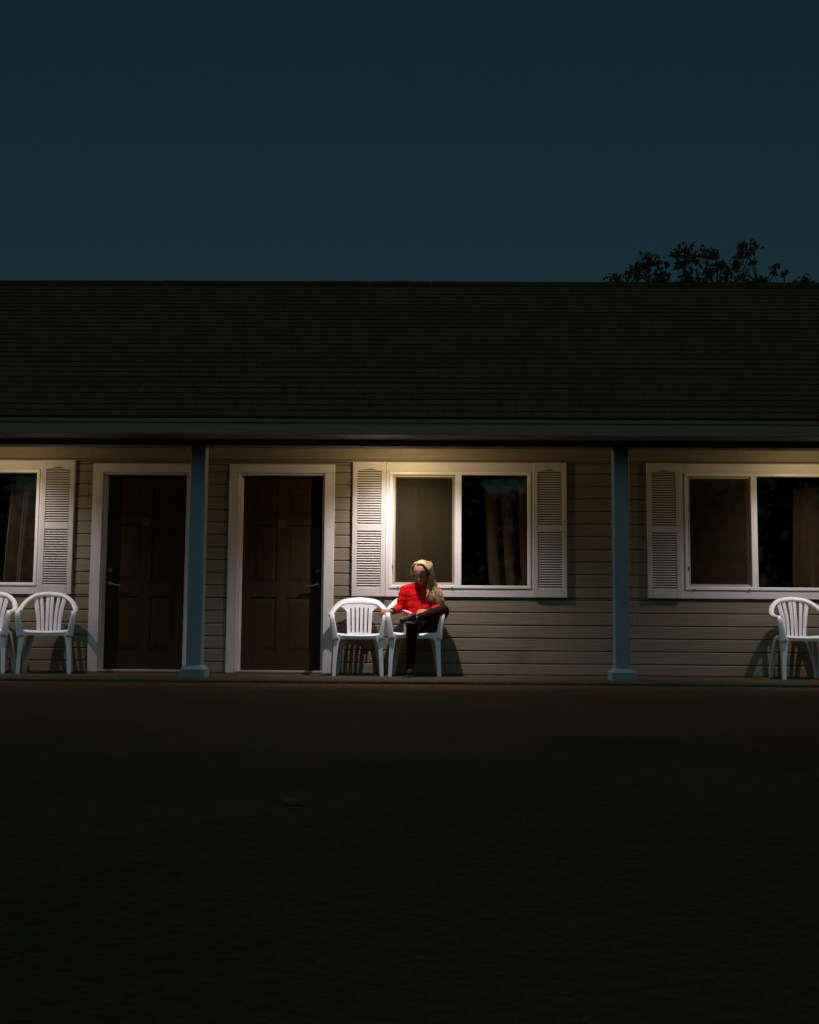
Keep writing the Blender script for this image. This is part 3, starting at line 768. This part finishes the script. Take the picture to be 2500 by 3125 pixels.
# folds: displace the sweater a little along its normals
def ripple(me, amp, sc, seed=0, stretch=(1, 1, 1)):
    me.update(); nr = [v.normal.copy() for v in me.vertices]
    for v, n in zip(me.vertices, nr):
        p = Vector((v.co.x * stretch[0], v.co.y * stretch[1], v.co.z * stretch[2])) * sc + Vector((seed, 0, 0))
        v.co += n * amp * (mnoise.noise(p) + .5 * mnoise.noise(p * 2.1))
sleeve_r = RE.lerp(RW, .86); sleeve_l = LE.lerp(LW, .80)
sw = hull_mesh(torso(.010)[:2] + torso(.010)[3:] + [[(ABD + Vector((-.06, 0, 0)), .095), (ABD + Vector((.06, 0, 0)), .095), (PEL + Vector((-.07, .0, .035)), .100), (PEL + Vector((.07, .0, .035)), .100)]] +
    chain([(RS, .056), (RS.lerp(RE, .5), .050), (RE, .046)]) + chain([(RE, .047), (RE.lerp(RW, .4), .044), (sleeve_r, .034)]) +
    chain([(LS, .056), (LS.lerp(LE, .5), .050), (LE, .046)]) + chain([(LE, .047), (LE.lerp(LW, .4), .044), (sleeve_l, .034)]) +
    [[(NEC + Vector((0, .008, -.01)), .062), (NEC.lerp(Hd(0, -.01, -.05), .42), .058)]], .0055, 12, 'sweater')
ripple(sw, .0065, 10, 3, (.8, .8, 2.4)); ripple(sw, .0012, 34, 8)
sweater = link('sweater', sw, M['sweater'], person, True)
zp = MB(); zc = [U(1281, y, -.5) for y in (1792, 1800, 1808, 1816)]
zy = [-.445, -.448, -.450, -.450]
def front_y(x, z, me, lo=-1.2):
    """front-most y of a mesh near (x, z)"""
    c = [v.co.y for v in me.vertices if abs(v.co.x - x) < .012 and abs(v.co.z - z) < .012]
    return min(c) if c else -.45
zpts = [Vector((p.x, front_y(p.x, p.z, sw) - .002, p.z)) for p in zc]
zp.sweep(zpts, .010, .005, (0, -1, 0), 6); zp.build('zip', M['zip'], sweater, True)
for pa, pb, r in ((sleeve_r, RW, .034), (sleeve_l, LW, .034)):
    d = (pb - pa).normalized(); cf = MB(); cf.tube([pa - d * .008, pa + d * .006, pa + d * .030, pa + d * .036], [r, r + .003, r - .002, r - .008], 18); cf.build('cuff', M['cuff'], sweater, True)
lg = hull_mesh(legs(.004) + [[(PEL + Vector((-.07, 0, 0)), .094), (PEL + Vector((.07, 0, 0)), .094), (RH, .088), (LH, .088)]], .006, 3, 'leggings')
ripple(lg, .003, 22, 5)
link('leggings', lg, M['legging'], person, True)
# shoes
def shoe(heel, toe, up, mat, name):
    f = (toe - heel); ln = f.length; f.normalize(); up = (up - f * up.dot(f)).normalized(); sd = f.cross(up)
    P_ = lambda a, s, u: heel + f * a * ln + sd * s + up * u
    up_me = hull_mesh([[(P_(.05, 0, .045), .030), (P_(.12, 0, .075), .030)], [(P_(.05, 0, .032), .031), (P_(.45, .006, .034), .035)], [(P_(.12, 0, .080), .027), (P_(.50, .0, .045), .026)],
                       [(P_(.45, .006, .030), .035), (P_(.80, .006, .026), .036), (P_(.93, 0, .022), .027)], [(P_(.5, 0, .045), .026), (P_(.85, 0, .028), .026)]], .006, 3, name)
    ob = link('shoe', up_me, mat, person, True)
    so = MB(); n = 22; rings = []
    for rz_, k in ((-.001, .98), (.008, 1.03), (.018, 1.0), (.020, .9)):
        ring = []
        for i in range(n):
            a = 2 * PI * i / n; c, s = math.cos(a), math.sin(a)
            wd = .034 + .008 * (c * .5 + .5)
            ring.append(P_(.47 + .56 * c * k, s * wd * k, rz_ - .004))
        rings.append(ring)
    so.loft(rings); so.build('sole', M['sole'], ob, True)
    return ob
tag(shoe(Vector((RA.x - .012, RA.y + .045, .004)), Vector((RA.x + .030, RA.y - .175, .004)), Vector((0, 0, 1)), M['shoe_dark'], 'shoe_on_ground'), 'dark shoe flat on the walkway')
sh_toe = U(1230, 1889, -1.00); sh_heel = U(1263, 1893, -.84)
tag(shoe(sh_heel + Vector((0, 0, -.03)), sh_toe + Vector((-.02, -.01, -.035)), Vector((-.25, -.55, .8)), M['shoe_grey'], 'shoe_crossed'), 'silver-grey shoe resting on the other knee')
# face details
for sx in (-1, 1):
    e = MB(); c = Hd(sx * .030, .0855, .002); rings = []
    me = hull_mesh([[(c, (.015, .009, .008))]], .002, 1, 'eye'); link('eye', me, M['eye'], person, True)
me = hull_mesh([[(Hd(.016, .0915, -.055), .005), (Hd(-.016, .0915, -.055), .005), (Hd(0, .094, -.055), .006)]], .002, 1, 'lips'); link('lips', me, M['lip'], person, True)

# hair: a scalp layer and many wavy locks falling over the picture's right shoulder
rng = random.Random(11)
hair = MB()
def scalp(a, b, r=1.0):
    """point on the skull: a = angle round (0 front, + picture's right), b = angle up from the horizontal"""
    d = Vector((math.sin(a) * math.cos(b), math.cos(a) * math.cos(b), math.sin(b)))
    return Hd(d.x * .092 * r, -.008 + d.y * .104 * r, .028 + d.z * .094 * r)
part_a = -.42
def lock(p, r0, wav, n=5):
    pts = catmull(p, 7); m = len(pts) - 1; ph = rng.uniform(0, 6.28); fr = rng.uniform(14, 26); pts2 = []; L_ = 0
    for i, q in enumerate(pts):
        if i: L_ += (q - pts[i-1]).length
        t = i / m; amp = wav * max(0, t - .42) / .58
        pts2.append(q + Vector((math.sin(L_ * 2*PI*fr/2.2 + ph), .6 * math.cos(L_ * 2*PI*fr/2.2 + ph), .25 * math.sin(L_*40 + ph))) * amp)
    hair.tube(pts2, [r0 * (1 - .82 * max(0, (i / m - .45) / .55) ** 1.5) for i in range(m + 1)], n)
for i in range(430):      # picture's right: the long side
    b0 = rng.uniform(1.20, 1.56); a0 = part_a + rng.uniform(-.06, .12)
    back_ = rng.random()
    a1 = 1.12 + 1.15 * back_; rr = rng.uniform(1.02, 1.10)
    p0 = scalp(a0 * (1.3 - b0 * .3), b0, rng.uniform(1.0, 1.05)); p1 = scalp(.62 + a1 * .40, .98, rr); p2 = scalp(a1, .42, rr + .07); p2b = scalp(a1 + .08, -.12, rr + .12)
    ex_ = rng.random() ** .8
    p3 = U(1303 + 30 * ex_, 1786 + rng.uniform(-6, 8), -.47 + .18 * back_ * rng.uniform(.6, 1))
    p4 = U(1304 + 44 * ex_, 1813 + rng.uniform(-8, 8), -.490 + .10 * back_)
    endy = 1824 + 26 * ex_ + rng.uniform(-16, 12)
    p5 = U(1308 + 46 * ex_ + rng.uniform(-7, 5), endy, -.490 + .07 * back_)
    lock([p0, p1, p2, p2b, p3, p4, p5], rng.uniform(.0028, .0052), rng.uniform(.007, .017))
for i in range(64):       # the short view of the other side, behind the cheek
    b0 = rng.uniform(1.30, 1.54); a0 = part_a - rng.uniform(.30, .80)
    rr = rng.uniform(1.02, 1.06); a1 = -(1.42 + .9 * rng.random())
    p0 = scalp(a0, b0, rng.uniform(1.0, 1.05)); p1 = scalp(a1 * .88, .85, rr); p2 = scalp(a1, .15, rr + .02)
    p3 = scalp(a1 * 1.05, -.50, rr + .03); p4 = U(1269 + rng.uniform(-4, 14), 1784 + rng.uniform(-8, 8), -.38)
    lock([p0, p1, p2, p3, p4], rng.uniform(.0025, .0045), rng.uniform(.002, .006))
for i in range(22):       # flyaways
    a1 = rng.choice((-1, 1)) * rng.uniform(1.35, 2.2)
    p0 = scalp(math.copysign(.9, a1), 1.4, 1.04); p1 = scalp(a1 * .8, .7, rng.uniform(1.1, 1.2)); p2 = scalp(a1, .1, rng.uniform(1.12, 1.3)); p3 = p2 + Vector((.01 if a1 > 0 else -.004, 0, -rng.uniform(.05, .12)))
    lock([p0, p1, p2, p3], .0011, .004, 4)
HAIR = hair.build('hair', M['hair'], person, True)
cap = hull_mesh([[(Hd(0, -.026, .034), .0885), (Hd(.0, -.012, .048), .076)], [(Hd(.0, -.05, -.01), .07), (Hd(.02, -.055, -.07), .06)], [(Hd(.062, -.02, .02), .036), (Hd(.066, -.03, -.07), .030)]], .006, 2, 'scalp_hair')
link('scalp_hair', cap, M['hair'], HAIR, True)

# what the hand holds
ph_c = U(1246, 1868, -.74)
ph = MB(); ph.cbox(-.033, .033, -.004, .004, -.055, .055, .002)
PH = ph.build('phone', M['phone']); PH.location = ph_c; PH.rotation_euler = (R(-70), R(0), R(55))
tag(PH, 'small pale phone held over the knee in the hand', 'phone')

# ------------------------------------------------------------------ the tree behind the roof
rng = random.Random(5)
U = unproject
T = empty('tree', (4.7, 7.6, GZ)); tag(T, 'dark leafy tree whose crown shows above the roof ridge', 'tree')
TY = 7.3
clumps = [(1862,858,20),(1884,850,16),(1925,835,22),(1950,812,30),(1985,798,30),(1972,838,36),(2000,865,34),(2018,845,24),(2062,776,20),(2088,768,26),(2078,806,26),(2115,786,30),(2158,780,26),(2182,778,14),
          (2098,838,28),(2188,815,20),(2200,808,16),(2140,862,38),(2165,835,22),(2085,868,24),(2205,868,26),(2256,782,16),(2266,752,16),(2303,748,18),(2288,772,16),(2245,805,18),(2226,828,22),(2258,846,32),(2288,866,24),(2328,862,24),
          (2300,802,9),(2368,813,9),(2394,836,9),(2362,832,7),(2456,866,20),(2484,872,12),(2036,806,7),(2010,802,8),(2350,870,10)]
leaf = MB(); wood = MB()
def add_leaf(c, sz):
    a = Vector((rng.gauss(0, 1), rng.gauss(0, 1), rng.gauss(0, 1))).normalized(); b = a.orthogonal().normalized()
    b = (Matrix.Rotation(rng.uniform(0, 6.28), 3, a) @ b); d = a.cross(b)
    leaf.add([c + b * sz, c + b * .25 * sz + d * .55 * sz + a * .12 * sz, c - b * .7 * sz + d * .3 * sz, c - b * .85 * sz, c - b * .6 * sz - d * .35 * sz, c + b * .2 * sz - d * .5 * sz + a * .12 * sz],
             [(0, 1, 2, 3), (0, 3, 4, 5)])
tb = Vector((4.7, 7.6, GZ))
trunk = catmull([tb, tb + Vector((.05, 0, 1.4)), tb + Vector((-.1, -.1, 2.9)), tb + Vector((.15, -.2, 3.9))], 5)
wood.tube(trunk, [.17 - .09 * i / (len(trunk) - 1) for i in range(len(trunk))], 9)
limbs = []
for px_, py_ in ((1925, 900), (1995, 905), (2110, 905), (2190, 900), (2265, 900), (2320, 905), (2390, 900), (2460, 905), (1870, 905)):
    e_ = U(px_, py_, TY + rng.uniform(-.4, .4)); s_ = trunk[rng.randint(8, len(trunk) - 1)]
    pts = catmull([s_, s_.lerp(e_, .5) + Vector((0, 0, -.12)), e_], 5); wood.tube(pts, [.06 - .04 * i / (len(pts) - 1) for i in range(len(pts))], 6); limbs.append(e_)
SC = FPX / (CAM_D + TY)
for (px_, py_, r_) in clumps:
    c = U(px_, py_, TY + rng.uniform(-.5, .5)); rad = r_ / SC
    l = min(limbs, key=lambda q: (q - c).length); md = l.lerp(c, .55) + Vector((rng.uniform(-.05, .05), 0, rng.uniform(-.03, .06)))
    wood.tube(catmull([l, md, c], 4), [.014, .013, .012, .011, .010, .008, .007, .006, .004], 5)
    for q in range(3):
        tip = c + Vector((rng.gauss(0, .6), rng.gauss(0, .6), rng.gauss(0, .5))) * rad
        wood.tube([c - Vector((0, 0, .5 * rad)), (c + tip) / 2, tip], [.006, .005, .003], 4)
    for q in range(int(7 + 1.6 * r_)):
        v = Vector((rng.gauss(0, .50), rng.gauss(0, .7), rng.gauss(0, .44)))
        add_leaf(c + v * rad, rng.uniform(.030, .062))
for q in range(2600):      # the rest of the crown, behind the ridge
    c = U(rng.uniform(1850, 2560), rng.uniform(905, 1120), TY) + Vector((0, rng.gauss(0, .7), 0)); add_leaf(c, rng.uniform(.04, .075))
wood.build('trunk', M['bark'], None, True).parent = T
leaf.build('crown', M['leaf']).parent = T
for o in T.children: o.matrix_parent_inverse = Matrix.Translation(-T.location)

# the belt of trees across the road behind the photographer: what the window glass mirrors
rng = random.Random(21); leaf = MB()
GAPS = [(2.7, 6.0, .8, .26), (3.5, 6.15, .6, .16), (-15.4, 6.1, .6, .30), (-15.6, 5.3, .38, .32), (-16.0, 4.6, .3, .38), (1.4, 5.0, .2, .12), (-17.0, 5.6, .3, .2)]   # breaks in the foliage: x, z, half sizes
def belt_leaf(c, sz):
    f = -33.0 / c.y
    for gx, gz, a, b in GAPS:
        if ((c.x * f - gx) / a) ** 2 + ((c.z * f - gz) / b) ** 2 < 1 + .9 * mnoise.noise(c * 2.2): return
    add_leaf(c, sz)
for i in range(34):
    x = -27 + i * 1.65 + rng.uniform(-.8, .8); y = -33 + rng.uniform(-3, 3); h = rng.uniform(7.4, 9.6); rr = rng.uniform(1.3, 2.1)
    if -15.5 < x < -11.0: h *= .92
    leaf.tube([(x, y, GZ), (x + rng.uniform(-.3, .3), y, h * .6)], [.16, .07], 6)
    for q in range(1500):
        v = Vector((rng.gauss(0, .5), rng.gauss(0, .5), rng.gauss(0, .5))); belt_leaf(Vector((x, y, h * .5)) + Vector((v.x * rr * 1.1, v.y * rr, v.z * h * .46)), rng.uniform(.09, .20))
tag(leaf.build('tree_belt', M['leaf']), kind='stuff')

# ------------------------------------------------------------------ small things on the ground
def on_ground(px, py, z):
    d = CAM_R @ Vector(((px - 1250) / FPX, -(py - 1562.5) / FPX, -1)); t = (z - CAM_H) / d.z
    return Vector((0, -CAM_D, CAM_H)) + d * t
q = on_ground(890, 2455, GZ); scrap = MB(); n = 14
ring = [(q.x + (.026 + .008 * rng.uniform(-1, 1)) * math.cos(2*PI*i/n), q.y + (.022 + .006 * rng.uniform(-1, 1)) * math.sin(2*PI*i/n)) for i in range(n)]
scrap.loft([[(x, y, GZ + .010) for x, y in ring], [(x, y, GZ + .012 + .003 * rng.random()) for x, y in ring], [(q.x + (x - q.x) * .5, q.y + (y - q.y) * .5, GZ + .014 + .004 * rng.random()) for x, y in ring]])
tag(scrap.build('paper_scrap', M['paper']), 'small pale scrap lying alone on the dark asphalt', 'litter')

# loose gravel swept against the walkway's edge
rng = random.Random(3); gv = MB()
for i in range(420):
    x = rng.uniform(-5.2, 5.2); y = -1.70 - abs(rng.gauss(0, .16)) - .012; r_ = rng.uniform(.003, .009) * (1.6 if rng.random() < .06 else 1)
    pts = [Vector((math.cos(a) * rng.uniform(.7, 1.2), math.sin(a) * rng.uniform(.7, 1.2), 0)) * r_ for a in (0, 1.26, 2.5, 3.77, 5.0)]
    c = Vector((x, y, GZ + .002))
    gv.loft([[c + p for p in pts], [c + p * .8 + Vector((0, 0, r_ * .7)) for p in pts], [c + p * .3 + Vector((0, 0, r_)) for p in pts]])
tag(gv.build('gravel', M['pebble']), kind='stuff')
